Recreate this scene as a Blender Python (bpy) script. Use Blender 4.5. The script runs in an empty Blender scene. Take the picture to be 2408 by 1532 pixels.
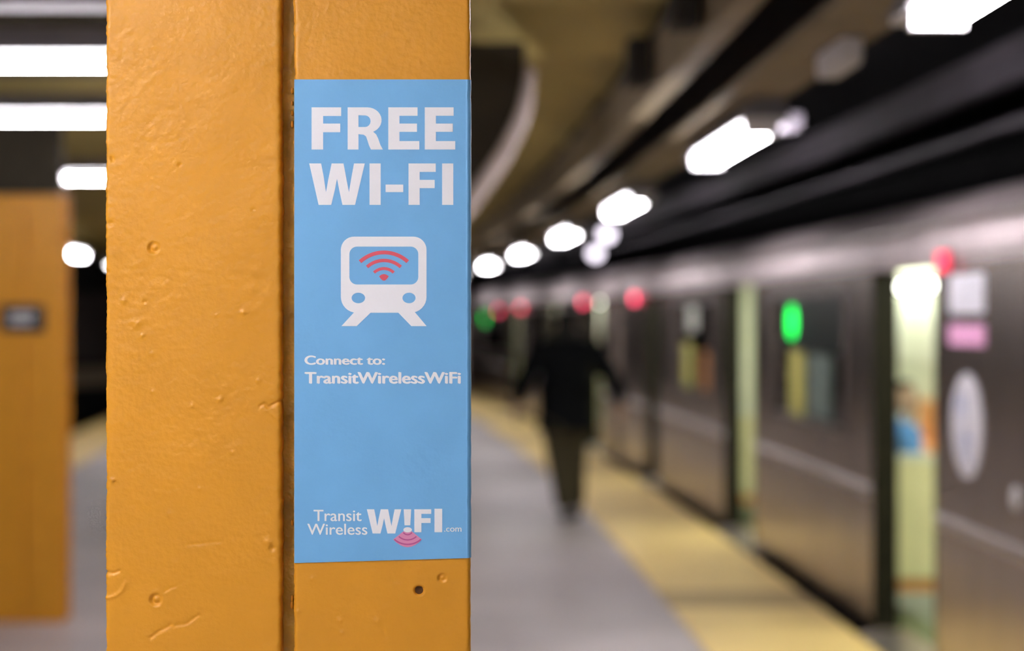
import bpy, bmesh, math, random
import numpy as np
from mathutils import Vector, noise, Matrix as MathMatrix

random.seed(7)
SC = bpy.context.scene
COL = SC.collection

# ------------------------------------------------------------------ camera, world, exposure
F_PX = 4301.0            # focal length for a 2408 px wide frame
EYE = 1.65
cam_d = bpy.data.cameras.new('camera')
cam = bpy.data.objects.new('camera', cam_d)
COL.objects.link(cam)
cam.location = (0, 0, EYE)
cam.rotation_euler = (math.pi / 2, 0, 0)
cam_d.sensor_width = 36.0
cam_d.lens = 36.0 * F_PX / 2408.0
cam_d.shift_y = -21.0 / 2408.0
cam_d.clip_end = 300
cam_d.dof.use_dof = True
cam_d.dof.focus_distance = 2.075
cam_d.dof.aperture_fstop = cam_d.lens / 27.0
SC.camera = cam

w = bpy.data.worlds.new('world')
SC.world = w
w.use_nodes = True
w.node_tree.nodes['Background'].inputs[0].default_value = (0.5, 0.48, 0.5, 1)
w.node_tree.nodes['Background'].inputs[1].default_value = 0.01

SC.view_settings.view_transform = 'Standard'
SC.view_settings.look = 'None'
SC.view_settings.gamma = 1
SC.view_settings.use_curve_mapping = False
SC.view_settings.exposure = 0.0
SC.cycles.use_light_tree = False
SC.cycles.use_adaptive_sampling = True
SC.cycles.adaptive_threshold = 0.05
SC.cycles.max_bounces = 5
SC.cycles.diffuse_bounces = 3
SC.cycles.glossy_bounces = 3
SC.cycles.transparent_max_bounces = 8
SC.cycles.caustics_reflective = False
SC.cycles.caustics_refractive = False
TUBE_L = 72.0            # radiance of a fluorescent tube
CAR_L = 14.0              # radiance of the light strips inside the cars

# ------------------------------------------------------------------ the curve of the platform
# the platform edge is an arc (radius 280 m) bending to the left; o is the sideways offset from the edge
R = 280.6
D0 = -1.78
CX = 2.0357 - R


def PD(d, o, z=0.0):
    th = math.asin((d - D0) / (R + o))
    return Vector((CX + (R + o) * math.cos(th), d, z))


def heading(d, o):
    return math.asin((d - D0) / (R + o))


def steps(a, b, st):
    n = max(1, int(round((b - a) / st)))
    return [a + (b - a) * i / n for i in range(n + 1)]


# ------------------------------------------------------------------ materials
MATS = {}


def mat(name, col, rough=0.6, metal=0.0, var=0.0, vscale=6.0, bump=0.0, bscale=40.0, spec=0.5, emit=None,
        estr=0.0, stretch=None, col2=None, coat=0.0):
    m = bpy.data.materials.new(name)
    m.use_nodes = True
    nt = m.node_tree
    b = nt.nodes['Principled BSDF']
    b.inputs['Base Color'].default_value = (*col, 1)
    b.inputs['Roughness'].default_value = rough
    b.inputs['Metallic'].default_value = metal
    b.inputs['Specular IOR Level'].default_value = spec
    b.inputs['Coat Weight'].default_value = coat
    if emit:
        b.inputs['Emission Color'].default_value = (*emit, 1)
        b.inputs['Emission Strength'].default_value = estr
    tc = nt.nodes.new('ShaderNodeTexCoord')
    src = tc.outputs['Object']
    if stretch:
        mp = nt.nodes.new('ShaderNodeMapping')
        mp.inputs['Scale'].default_value = stretch
        nt.links.new(src, mp.inputs['Vector'])
        src = mp.outputs['Vector']
    if var or col2:
        n = nt.nodes.new('ShaderNodeTexNoise')
        n.inputs['Scale'].default_value = vscale
        n.inputs['Detail'].default_value = 2
        n.inputs['Roughness'].default_value = 0.6
        nt.links.new(src, n.inputs['Vector'])
        r = nt.nodes.new('ShaderNodeValToRGB')
        r.color_ramp.elements[0].position = 0.3
        r.color_ramp.elements[1].position = 0.7
        lo = col2 if col2 else tuple(c * (1 - var) for c in col)
        hi = col if col2 else tuple(min(1, c * (1 + var)) for c in col)
        r.color_ramp.elements[0].color = (*lo, 1)
        r.color_ramp.elements[1].color = (*hi, 1)
        nt.links.new(n.outputs['Fac'], r.inputs['Fac'])
        nt.links.new(r.outputs['Color'], b.inputs['Base Color'])
    if bump:
        n2 = nt.nodes.new('ShaderNodeTexNoise')
        n2.inputs['Scale'].default_value = bscale
        n2.inputs['Detail'].default_value = 2
        nt.links.new(src, n2.inputs['Vector'])
        bp = nt.nodes.new('ShaderNodeBump')
        bp.inputs['Strength'].default_value = bump
        bp.inputs['Distance'].default_value = 0.01
        nt.links.new(n2.outputs['Fac'], bp.inputs['Height'])
        nt.links.new(bp.outputs['Normal'], b.inputs['Normal'])
    MATS[name] = m
    return m


mat('yellow_paint', (0.71, 0.312, 0.020), 0.42, var=0.05, vscale=9, bump=0.10, bscale=160, spec=0.38)
mat('groove_shade_grime', (0.60, 0.33, 0.025), 0.5, col2=(0.34, 0.18, 0.012), vscale=22, bump=0.5, bscale=90)  # recess shade and grime both put into this darker yellow
mat('hole_dark', (0.07, 0.03, 0.008), 0.9, var=0.2)
mat('sticker_blue', (0.19, 0.485, 0.84), 0.38, var=0.03, vscale=14, bump=0.05, bscale=120, spec=0.4)
mat('sticker_white', (0.93, 0.93, 0.97), 0.45, var=0.02)
mat('sticker_red', (0.78, 0.10, 0.15), 0.45, var=0.04, vscale=40)
mat('sticker_pink', (0.76, 0.29, 0.50), 0.45, var=0.03)
mat('sticker_rose', (0.52, 0.10, 0.30), 0.45, var=0.03)
mat('concrete', (0.50, 0.44, 0.455), 0.45, var=0.14, vscale=0.9, bump=0.2, bscale=30)
mat('tactile', (0.92, 0.66, 0.26), 0.5, var=0.10, vscale=1.3, bump=0.5, bscale=25)
mat('tactile_dark', (0.50, 0.36, 0.16), 0.65, var=0.15, vscale=3, bump=0.5, bscale=25)
mat('pit', (0.025, 0.022, 0.02), 0.9, var=0.3)
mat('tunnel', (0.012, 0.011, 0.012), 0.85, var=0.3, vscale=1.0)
mat('ceiling_olive', (0.44, 0.345, 0.115), 0.8, var=0.18, vscale=1.2)
mat('beam_brown', (0.24, 0.185, 0.11), 0.7, var=0.2, vscale=2)
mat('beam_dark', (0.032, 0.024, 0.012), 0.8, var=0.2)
mat('flange_tan', (0.60, 0.50, 0.46), 0.6, var=0.15)
mat('beam_grey', (0.36, 0.32, 0.38), 0.6, var=0.15)
mat('conduit_grey', (0.085, 0.074, 0.088), 0.5, var=0.2)
mat('wall_plaster', (0.10, 0.078, 0.075), 0.8, var=0.3, vscale=0.6)
mat('ledge_tan', (0.42, 0.32, 0.22), 0.8, var=0.1)
mat('enamel', (0.80, 0.78, 0.80), 0.35, var=0.02)
mat('housing_grey', (0.16, 0.15, 0.16), 0.5, var=0.1)
mat('beam_shade', (0.022, 0.019, 0.016), 0.9, var=0.3)  # near-black: the shade between the overhead beams put into the colour
mat('tube', (1, 1, 1), 0.5, emit=(1.0, 0.965, 1.0), estr=TUBE_L)
mat('lamp_soft', (1, 1, 1), 0.5, emit=(0.95, 0.86, 1.0), estr=4.0)
mat('steel', (0.45, 0.38, 0.35), 0.27, metal=1.0, var=0.10, vscale=3, bump=0.06, bscale=14, stretch=(1, 1, 0.25))
mat('steel_roof', (0.48, 0.405, 0.41), 0.58, metal=0.8, var=0.12, vscale=1.5)
mat('steel_light', (0.58, 0.52, 0.51), 0.35, metal=0.9, var=0.05)
mat('rubber', (0.014, 0.013, 0.007), 0.8, var=0.2, spec=0.15)
mat('window_frame', (0.20, 0.17, 0.16), 0.4, metal=0.7, var=0.1)
mat('car_wall', (0.74, 0.77, 0.64), 0.5, var=0.05)
mat('car_panel', (0.80, 0.82, 0.72), 0.5, var=0.04)
mat('car_ceiling', (0.72, 0.76, 0.58), 0.5, var=0.03)
mat('car_floor', (0.16, 0.20, 0.10), 0.5, var=0.2, vscale=8)
mat('seat_yellow', (0.88, 0.82, 0.50), 0.4, var=0.05)
mat('seat_orange', (0.80, 0.36, 0.12), 0.4, var=0.05)
mat('car_light', (1, 1, 1), 0.5, emit=(0.97, 1.0, 0.86), estr=CAR_L)
mat('red_lamp', (0.8, 0.02, 0.05), 0.4, emit=(1.0, 0.06, 0.15), estr=7.0)
mat('red_lamp_near', (0.8, 0.02, 0.05), 0.4, emit=(1.0, 0.05, 0.14), estr=1.25)
mat('green_lamp', (0.0, 0.6, 0.1), 0.4, emit=(0.01, 1.0, 0.10), estr=3.4)
mat('screen_black', (0.02, 0.028, 0.027), 0.3, var=0.2)
mat('decal_white', (0.72, 0.69, 0.75), 0.5, var=0.04)
mat('decal_grey', (0.42, 0.41, 0.47), 0.5, var=0.05)
mat('decal_pink', (0.80, 0.38, 0.62), 0.5, var=0.04)
mat('decal_blue', (0.36, 0.40, 0.62), 0.5, var=0.05)
mat('sign_black', (0.012, 0.012, 0.015), 0.4, var=0.2)
mat('sign_white', (0.80, 0.80, 0.84), 0.5, var=0.03)
mat('coat_black', (0.0035, 0.004, 0.005), 0.95, var=0.3, vscale=20, spec=0.1)
mat('trousers', (0.055, 0.047, 0.028), 0.9, var=0.2, vscale=20, spec=0.2)
mat('shoe', (0.03, 0.025, 0.024), 0.5, var=0.2)
mat('skin', (0.42, 0.27, 0.19), 0.55, var=0.08)
mat('hair_black', (0.006, 0.005, 0.004), 0.9, var=0.3, vscale=60)
mat('jacket_blue', (0.10, 0.30, 0.72), 0.7, var=0.1)
mat('cap_white', (0.72, 0.76, 0.72), 0.7, var=0.05)
mat('bag_red', (0.60, 0.07, 0.08), 0.6, var=0.1)
mat('patch_yellow', (0.62, 0.58, 0.16), 0.5, var=0.1)
mat('patch_teal', (0.16, 0.22, 0.20), 0.5, var=0.4, vscale=10)

# tinted, reflecting window glass
g = bpy.data.materials.new('window_glass')
g.use_nodes = True
nt = g.node_tree
nt.nodes.clear()
out = nt.nodes.new('ShaderNodeOutputMaterial')
mx = nt.nodes.new('ShaderNodeMixShader')
tr = nt.nodes.new('ShaderNodeBsdfTransparent')
tr.inputs['Color'].default_value = (0.66, 0.64, 0.58, 1)
gl = nt.nodes.new('ShaderNodeBsdfGlossy')
gl.inputs['Color'].default_value = (0.8, 0.8, 0.8, 1)
gl.inputs['Roughness'].default_value = 0.06
fr = nt.nodes.new('ShaderNodeFresnel')
fr.inputs['IOR'].default_value = 1.45
nt.links.new(fr.outputs[0], mx.inputs[0])
nt.links.new(tr.outputs[0], mx.inputs[1])
nt.links.new(gl.outputs[0], mx.inputs[2])
nt.links.new(mx.outputs[0], out.inputs[0])
MATS['window_glass'] = g


# ------------------------------------------------------------------ helpers
LOCAL = [False]           # True while a builder gives shapes in its thing's own coordinates


def link(o, parent=None):
    COL.objects.link(o)
    if parent is not None:
        o.parent = parent
        if not LOCAL[0]:          # shape given in world coordinates
            o.matrix_parent_inverse = MathMatrix.LocRotScale(parent.location, parent.rotation_euler, None).inverted()
    return o


def mesh_obj(name, verts, faces, m, parent=None, smooth=False):
    me = bpy.data.meshes.new(name)
    me.from_pydata([tuple(v) for v in verts], [], faces)
    me.materials.append(MATS[m])
    bm = bmesh.new()
    bm.from_mesh(me)
    bmesh.ops.recalc_face_normals(bm, faces=bm.faces)
    bm.to_mesh(me)
    bm.free()
    if smooth:
        for p in me.polygons:
            p.use_smooth = True
    o = bpy.data.objects.new(name, me)
    return link(o, parent)


def bm_obj(name, bm, m, parent=None, smooth=False):
    me = bpy.data.meshes.new(name)
    bmesh.ops.recalc_face_normals(bm, faces=bm.faces)
    bm.to_mesh(me)
    bm.free()
    me.materials.append(MATS[m])
    if smooth:
        for p in me.polygons:
            p.use_smooth = True
    o = bpy.data.objects.new(name, me)
    return link(o, parent)


def thing(name, label, cat, loc=(0, 0, 0), rz=0.0, group=None):
    o = bpy.data.objects.new(name, None)
    o.empty_display_size = 0.1
    COL.objects.link(o)
    o.location = loc
    o.rotation_euler = (0, 0, rz)
    tag(o, label, cat, group)
    return o


def tag(o, label, cat, group=None):
    o['label'] = label
    o['category'] = cat
    if group:
        o['group'] = group
    return o


def struct(o):
    o['kind'] = 'structure'
    return o


def add_box(bm, x0, x1, y0, y1, z0, z1, bev=0.0):
    vs = [bm.verts.new(c) for c in ((x0, y0, z0), (x1, y0, z0), (x1, y1, z0), (x0, y1, z0),
                                    (x0, y0, z1), (x1, y0, z1), (x1, y1, z1), (x0, y1, z1))]
    fs = [bm.faces.new([vs[i] for i in f]) for f in
          ((0, 3, 2, 1), (4, 5, 6, 7), (0, 1, 5, 4), (1, 2, 6, 5), (2, 3, 7, 6), (3, 0, 4, 7))]
    if bev:
        es = {e for f in fs for e in f.edges}
        bmesh.ops.bevel(bm, geom=list(es), offset=bev, segments=2, affect='EDGES', profile=0.5)


def box(name, x0, x1, y0, y1, z0, z1, m, parent=None, bev=0.0):
    bm = bmesh.new()
    add_box(bm, x0, x1, y0, y1, z0, z1, bev)
    return bm_obj(name, bm, m, parent)


def add_cyl(bm, p0, p1, r, seg=14, caps=True, r1=None):
    p0, p1 = Vector(p0), Vector(p1)
    ax = (p1 - p0).normalized()
    a = ax.orthogonal().normalized()
    b = ax.cross(a)
    r1 = r if r1 is None else r1
    A, B = [], []
    for i in range(seg):
        t = 2 * math.pi * i / seg
        u = a * math.cos(t) + b * math.sin(t)
        A.append(bm.verts.new(p0 + u * r))
        B.append(bm.verts.new(p1 + u * r1))
    for i in range(seg):
        j = (i + 1) % seg
        bm.faces.new((A[i], A[j], B[j], B[i]))
    if caps:
        bm.faces.new(A)
        bm.faces.new(B)


def sweep_data(prof, ds, verts, faces, closed=True):
    """a cross-section [(o, z)] carried along the platform curve"""
    base = len(verts)
    n = len(prof)
    for d in ds:
        for (o, z) in prof:
            verts.append(PD(d, o, z))
    rng = range(n) if closed else range(n - 1)
    for i in range(len(ds) - 1):
        for j in rng:
            k = (j + 1) % n
            a = base + i * n
            faces.append((a + j, a + k, a + n + k, a + n + j))
    if closed:
        faces.append(tuple(base + j for j in range(n)))
        faces.append(tuple(base + (len(ds) - 1) * n + j for j in reversed(range(n))))


def sweep(name, prof, d0, d1, m, parent=None, st=0.8, closed=True, smooth=False):
    v, f = [], []
    sweep_data(prof, steps(d0, d1, st), v, f, closed)
    return mesh_obj(name, v, f, m, parent, smooth)


def rect(o0, o1, z0, z1):
    return [(o0, z0), (o1, z0), (o1, z1), (o0, z1)]


def sweep_boxes(name, boxes, m, parent=None, st=0.8):
    """boxes [(d0, d1, o0, o1, z0, z1)] joined as ONE piece"""
    v, f = [], []
    for (d0, d1, o0, o1, z0, z1) in boxes:
        sweep_data(rect(o0, o1, z0, z1), steps(d0, d1, st), v, f)
    return mesh_obj(name, v, f, m, parent)


# ------------------------------------------------------------------ the station
FAR = 84.0
floor = struct(sweep('floor', [(-6.82, -1.15), (-0.06, -1.15), (-0.06, -0.02), (-0.90, 0.0), (-5.95, 0.0),
                               (-6.82, 0.0)], -9, FAR, 'concrete', st=1.5))
struct(sweep('track_bed', [(-0.06, -1.2), (4.2, -1.2), (4.2, -1.3), (-0.06, -1.3)], -9, FAR, 'pit', st=2))
struct(sweep('track_bed', [(-16, -1.2), (-6.82, -1.2), (-6.82, -1.3), (-16, -1.3)], -9, FAR, 'pit', st=2))

# yellow warning strips, one tile after the other
strip = bpy.data.objects.new('trim_1', None)
COL.objects.link(strip)
struct(strip)
strip['label'] = 'yellow tactile warning strip along the platform edge beside the train'
d = 3.6
k = 0
while d < 70:
    L = 0.61 if d < 40 else 2.4
    dark_tile = (10.45 < d + 0.3 < 11.05)  # one tile darker than the rest
    sweep('tile', [(-0.875, 0.0), (-0.875, 0.008), (-0.87, 0.012), (-0.035, 0.012), (-0.03, 0.008), (-0.03, 0.0)],
          d + 0.004, d + L - 0.004, 'tactile_dark' if dark_tile else 'tactile', strip, st=2.5)
    d += L
    k += 1
strip2 = bpy.data.objects.new('trim_2', None)
COL.objects.link(strip2)
struct(strip2)
strip2['label'] = 'yellow warning strip along the far edge of the platform, beside the empty track'
d = 15.0
while d < 40:
    sweep('tile', [(-6.80, 0.0), (-6.80, 0.008), (-6.795, 0.012), (-5.965, 0.012), (-5.96, 0.008), (-5.96, 0.0)],
          d + 0.004, d + 0.61 - 0.004, 'tactile', strip2, st=2.5)
    d += 0.61

# rubbing board along the platform edge
struct(sweep('trim_3', rect(-0.06, 0.0, -0.25, -0.03), -9, FAR, 'rubber', st=1.5))

# jack-arch ceiling over the platform: shallow vaults between cross ribs
v, f = [], []
PITCH = 1.5
os_ = [-7.4, -5.0, -3.0, -1.2]
rows = []
d = -8.0
while d < 78:
    for i in range(8):
        t = i / 8.0
        rows.append((d + PITCH * t, 2.86 + 0.17 * math.sin(math.pi * t)))
    d += PITCH
for (dd, zz) in rows:
    for o in os_:
        v.append(PD(dd, o, zz))
n = len(os_)
for i in range(len(rows) - 1):
    for j in range(n - 1):
        a = i * n + j
        f.append((a, a + 1, a + n + 1, a + n))
base = len(v)
for (dd, zz) in rows:
    for o in os_:
        v.append(PD(dd, o, 3.12))
for i in range(len(rows) - 1):
    for j in range(n - 1):
        a = base + i * n + j
        f.append((a, a + n, a + n + 1, a + 1))
struct(mesh_obj('ceiling', v, f, 'ceiling_olive'))
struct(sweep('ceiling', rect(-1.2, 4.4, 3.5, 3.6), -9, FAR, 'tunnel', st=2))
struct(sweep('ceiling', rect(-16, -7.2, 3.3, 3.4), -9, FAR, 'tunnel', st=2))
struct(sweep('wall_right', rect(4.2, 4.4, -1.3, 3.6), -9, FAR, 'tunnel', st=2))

# far wall beyond the empty track on the left
p0, p1 = Vector((-15.5, 24.0, 0)), Vector((-5.6, 52.0, 0))
dv = (p1 - p0).normalized()
nv = Vector((dv.y, -dv.x, 0))


def wall_box(name, a, b, off0, off1, z0, z1, m, parent=None):
    q = [p0 + dv * a + nv * off0, p0 + dv * b + nv * off0, p0 + dv * b + nv * off1, p0 + dv * a + nv * off1]
    vs = [(c.x, c.y, z0) for c in q] + [(c.x, c.y, z1) for c in q]
    return mesh_obj(name, vs, [(0, 3, 2, 1), (4, 5, 6, 7), (0, 1, 5, 4), (1, 2, 6, 5), (2, 3, 7, 6), (3, 0, 4, 7)], m,
                    parent)


LW = (p1 - p0).length
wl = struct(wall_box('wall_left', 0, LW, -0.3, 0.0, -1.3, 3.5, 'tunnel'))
for i in range(9):
    a = 1.0 + i * 3.2
    wall_box('panel', a, a + 1.9, 0.0, 0.12, 0.62, 2.2, 'wall_plaster', wl)
struct(wall_box('trim_4', 0, LW, 0.0, 0.45, 0.12, 0.5, 'ledge_tan'))
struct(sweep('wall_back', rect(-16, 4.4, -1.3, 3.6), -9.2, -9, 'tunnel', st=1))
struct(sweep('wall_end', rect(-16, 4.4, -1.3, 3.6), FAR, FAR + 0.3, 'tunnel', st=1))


# overhead beams and pipes
def beam(name, prof, d0, d1, m, label, cat='beam', st=1.2):
    o = sweep(name, prof, d0, d1, m, st=st)
    return tag(o, label, cat)


def i_prof(oc, w_, z0, z1, tf=0.03, tw=0.02):
    h = w_ / 2
    return [(oc - h, z0), (oc + h, z0), (oc + h, z0 + tf), (oc + tw, z0 + tf), (oc + tw, z1 - tf), (oc + h, z1 - tf),
            (oc + h, z1), (oc - h, z1), (oc - h, z1 - tf), (oc - tw, z1 - tf), (oc - tw, z0 + tf), (oc - h, z0 + tf)]


for (nm, oc, w_, z0, z1, lab) in (('ceiling_beam', -1.225, 0.09, 2.60, 2.90, 'brown steel beam running along the ceiling edge, left of the light row'),
                                  ('lighting_beam', -0.94, 0.25, 2.508, 2.90, 'brown steel beam above the platform edge that carries the fluorescent lights')):
    t = thing(nm, lab, 'beam', PD(10, oc, z0))
    sweep('flange', rect(oc - w_ / 2, oc + w_ / 2, z0, z0 + 0.03), -8, 78, 'beam_brown', t, 1.2)
    sweep('web', rect(oc - 0.02, oc + 0.02, z0 + 0.03, z1 - 0.03), -8, 78, 'beam_brown' if nm == 'ceiling_beam' else 'beam_shade', t, 1.2)  # lighting beam's web is coloured dark to carry the shade of the gap
    sweep('flange', rect(oc - 0.03, oc + w_ / 2, z1 - 0.03, z1), -8, 78, 'beam_shade', t, 1.2)
    if nm == 'ceiling_beam':
        for d_ in (6.3, 7.9):
            sweep_boxes('bracket', [(d_, d_ + 0.2, -1.36, -1.27, 2.66, 2.86)], 'beam_shade', t)  # dark blocks added for the black voids beside the beam
beam('track_beam', i_prof(0.42, 0.09, 2.72, 2.9), -8, 78, 'conduit_grey',
     'dim grey beam high above the train roof, the upper of two')
v, f = [], []
sweep_data([(0.62 + 0.032 * math.cos(t * math.pi / 5), 2.60 + 0.032 * math.sin(t * math.pi / 5)) for t in range(10)],
           steps(-8, 78, 1.2), v, f)
tag(mesh_obj('overhead_pipe', v, f, 'conduit_grey', smooth=True),
    'dim grey pipe just above the train roof, the lower of two', 'pipe')
LOCAL[0] = True
box_d = 5.78
jb = PD(box_d, -0.90)
t = thing('junction_box', 'pale junction box on the brown beam between the two nearest fluorescent lights', 'box',
          (jb.x, jb.y, 2.432), heading(box_d, -0.9))
box('body', -0.035, 0.035, -0.2, 0.2, 0.0, 0.075, 'enamel', t, 0.01)
box('lid', -0.03, 0.03, -0.19, 0.19, -0.008, 0.0, 'enamel', t)
jb = PD(7.75, -0.70)  # block added for the light caught on the beam's side
t = thing('glint_block', 'small pale block standing in for the lit beam edge beside the second nearest fluorescent light', 'box',
          (jb.x, jb.y, 2.446), heading(7.75, -0.7))
box('body', -0.04, 0.04, -0.12, 0.12, 0.0, 0.06, 'beam_grey', t, 0.008)
box('lid', -0.034, 0.034, -0.11, 0.11, -0.006, 0.0, 'beam_grey', t)

LOCAL[0] = False
# cross beams on the left
for (yy, xa, xb, z0, z1, m, lab) in ((4.77, -4.6, -0.55, 2.47, 2.72, 'beam_grey', 'lilac grey cross beam under the ceiling, nearest of the cross beams'),
                                     (6.75, -4.6, -0.55, 2.56, 2.86, 'beam_dark', 'dark brown cross beam between the two nearest cross lights'),
                                     (9.80, -4.6, -2.43, 2.31, 2.72, 'beam_dark', 'dark brown cross beam resting over the background yellow column')):
    t = thing('cross_beam', lab, 'beam', ((xa + xb) / 2, yy + 0.08, z0))
    box('flange', xa, xb, yy, yy + 0.16, z0, z0 + 0.03, m, t)
    box('web', xa, xb, yy + 0.06, yy + 0.10, z0 + 0.03, z1 - 0.03, m, t)
    box('flange', xa, xb, yy, yy + 0.16, z1 - 0.03, z1, m, t)


# ------------------------------------------------------------------ fluorescent light fixtures
LOCAL[0] = True


def fixture(loc, rz, label, group, L=1.5, two=True):
    t = thing('fluorescent_light', label, 'light', loc, rz, group)
    bm = bmesh.new()
    h = L / 2 + 0.20
    # trapezoid housing, wider at the bottom
    vs = []
    for y in (-h, h):
        for (x, z) in ((-0.085, 0.0), (0.085, 0.0), (0.085, 0.02), (0.05, 0.075), (-0.05, 0.075), (-0.085, 0.02)):
            vs.append(bm.verts.new((x, y, z)))
    for j in range(6):
        kx = (j + 1) % 6
        bm.faces.new((vs[j], vs[kx], vs[6 + kx], vs[6 + j]))
    bm.faces.new(vs[:6])
    bm.faces.new(vs[6:])
    bm_obj('housing', bm, 'housing_grey', t)
    for x in ((-0.042, 0.042) if two else (0.0,)):
        bm = bmesh.new()
        add_cyl(bm, (x, -L / 2, -0.032), (x, L / 2, -0.032), 0.017 if two else 0.013, 8, False)
        bm_obj('tube', bm, 'tube', t, True)
    for s in (-1, 1):
        box('lamp_holder', -0.07, 0.07, s * (L / 2 + 0.002), s * (L / 2 + 0.045), -0.055, 0.0, 'enamel', t)
        box('end_plate', -0.08, 0.08, s * (L / 2 + 0.05), s * (L / 2 + 0.195), -0.018, 0.0, 'enamel', t)
    return t


row_lab = ['fluorescent light over the platform edge, the nearest one, at the top right corner',
           'long fluorescent light over the platform edge, second nearest in the row',
           'fluorescent light over the platform edge, third nearest in the row',
           'fluorescent light over the platform edge, fourth nearest, above the walking man',
           'fluorescent light over the platform edge, fifth nearest in the row',
           'fluorescent light over the platform edge, sixth nearest in the row',
           'fluorescent light over the platform edge, smallest, right beside the blue sticker']
for i, dd in enumerate((3.85, 8.1, 12.5, 17.0, 21.8, 26.7, 32.2)):
    p = PD(dd, -0.89, 2.43)
    fixture(p, heading(dd, -0.89), row_lab[i], 'row of lights over the platform edge')
for dd in (-5.6, -1.0, 37.0):
    p = PD(dd, -0.89, 2.43)
    fixture(p, heading(dd, -0.89), 'fluorescent light over the platform edge, beyond what the picture shows',
            'row of lights out of view')
for i, (dd, zz) in enumerate(((21.8, 2.43), (26.2, 2.43))):
    p = PD(dd, -6.28, zz)
    fixture(p, heading(dd, -6.28), ('round looking light over the far platform edge, just right of the background column',
                                    'small light half hidden by the left edge of the yellow column')[i],
            'lights over the far platform edge')
    # hanger
left_lab = ['bright tube light at the top left, the upper of two long bars',
            'bright tube light at the top left, the lower of two long bars',
            'shorter tube light above the background yellow column']
for i, (xx, yy, zz, L) in enumerate(((-1.75, 5.40, 2.424, 2.2), (-2.15, 8.1, 2.555, 2.2), (-1.70, 10.8, 2.498, 1.85))):
    fixture((xx, yy, zz), math.pi / 2, left_lab[i], 'cross lights left of the yellow column', L, False)
for i, (xx, yy) in enumerate(((-1.7, 1.0), (-1.7, -1.8))):
    fixture((xx, yy, 2.45), math.pi / 2, 'cross tube light over the platform, beyond what the picture shows',
            'cross lights out of view', 2.2, True)
for i, (dd, oo, zz) in enumerate(((21.0, -0.02, 2.60), (24.4, 0.30, 2.50))):
    p = PD(dd, oo, zz)
    t = thing('track_lamp', ('faint lilac lamp above the train, the upper of the pair',
                             'faint lilac lamp above the train, the lower of the pair')[i], 'lamp', p, 0,
              'pair of lilac lamps above the train')
    bm = bmesh.new()
    add_cyl(bm, (0, 0, 0.05), (0, 0, 2.95 - zz), 0.015, 8)
    add_cyl(bm, (0, 0, 0.05), (0, 0, 0.10), 0.09, 14, r1=0.05)
    bm_obj('hanger', bm, 'conduit_grey', t)
    bm = bmesh.new()
    bmesh.ops.create_uvsphere(bm, u_segments=14, v_segments=8, radius=0.085)
    bm_obj('bulb', bm, 'lamp_soft', t, True)

LOCAL[0] = False
# ------------------------------------------------------------------ the yellow columns
U = 2.07 / F_PX          # metres on the column face for one unit of the sticker's artwork


def cu(x):
    return (x - 1204.0) * U


def cz(y):
    return EYE + (745.0 - y) * U


def sm(t):
    t = np.clip(t, 0, 1)
    return t * t * (3 - 2 * t)


DENTS = [  # x, y, radius, kind
    (362, 583, 15, 'ring'), (367, 1411, 16, 'ring'), (292, 708, 10, 'pimple'), (422, 388, 5, 'pin'),
    (594, 493, 5, 'pin'), (262, 372, 6, 'pin'), (265, 378, 5, 'pin'), (572, 735, 10, 'pimple'), (510, 742, 6, 'pimple'), (320, 762, 20, 'scab'),
    (336, 790, 8, 'scab'), (359, 832, 9, 'pimple'), (361, 922, 9, 'pimple'), (518, 940, 11, 'pimple'), (608, 896, 9, 'pimple'), (400, 1212, 14, 'pimple'),
    (265, 1130, 12, 'scab'), (470, 1150, 8, 'pimple'), (735, 1362, 10, 'pimple'), (1040, 1360, 11, 'ring'), (800, 1460, 10, 'pimple'), (885, 1462, 12, 'pimple'),
    (260, 525, 8, 'pin'), (253, 640, 6, 'pin'), (630, 1275, 14, 'pimple'), (640, 1290, 8, 'pin'), (985, 1390, 13, 'hole'),
    (805, 1490, 8, 'pimple'), (700, 1440, 9, 'pimple'), (340, 710, 5, 'pin'), (452, 955, 8, 'pimple'), (548, 1065, 8, 'pimple')]
CRACKS = [([(612, 955), (622, 950), (630, 958), (642, 952), (662, 942)], 3.0, -0.9),
          ([(628, 966), (640, 974), (655, 986)], 4.0, 0.5),
          ([(250, 1345), (268, 1349), (280, 1343)], 3.0, -0.9),
          ([(250, 1408), (272, 1402), (288, 1390), (296, 1372)], 4.0, 0.6),
          ([(355, 1500), (375, 1485), (397, 1474), (400, 1470)], 3.5, -0.6),
          ([(415, 1470), (440, 1468), (452, 1458), (466, 1448)], 3.5, -0.55),
          ([(388, 1392), (400, 1384), (412, 1380)], 3.0, -0.5),
          ([(440, 1282), (480, 1278), (520, 1274)], 3.0, -0.4),
          ([(402, 1035), (402, 1060)], 3.0, -0.2),
          ([(421, 100), (421, 560)], 2.5, -0.10),
          ([(900, 1480), (905, 1500)], 3.5, -0.4)]


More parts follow.
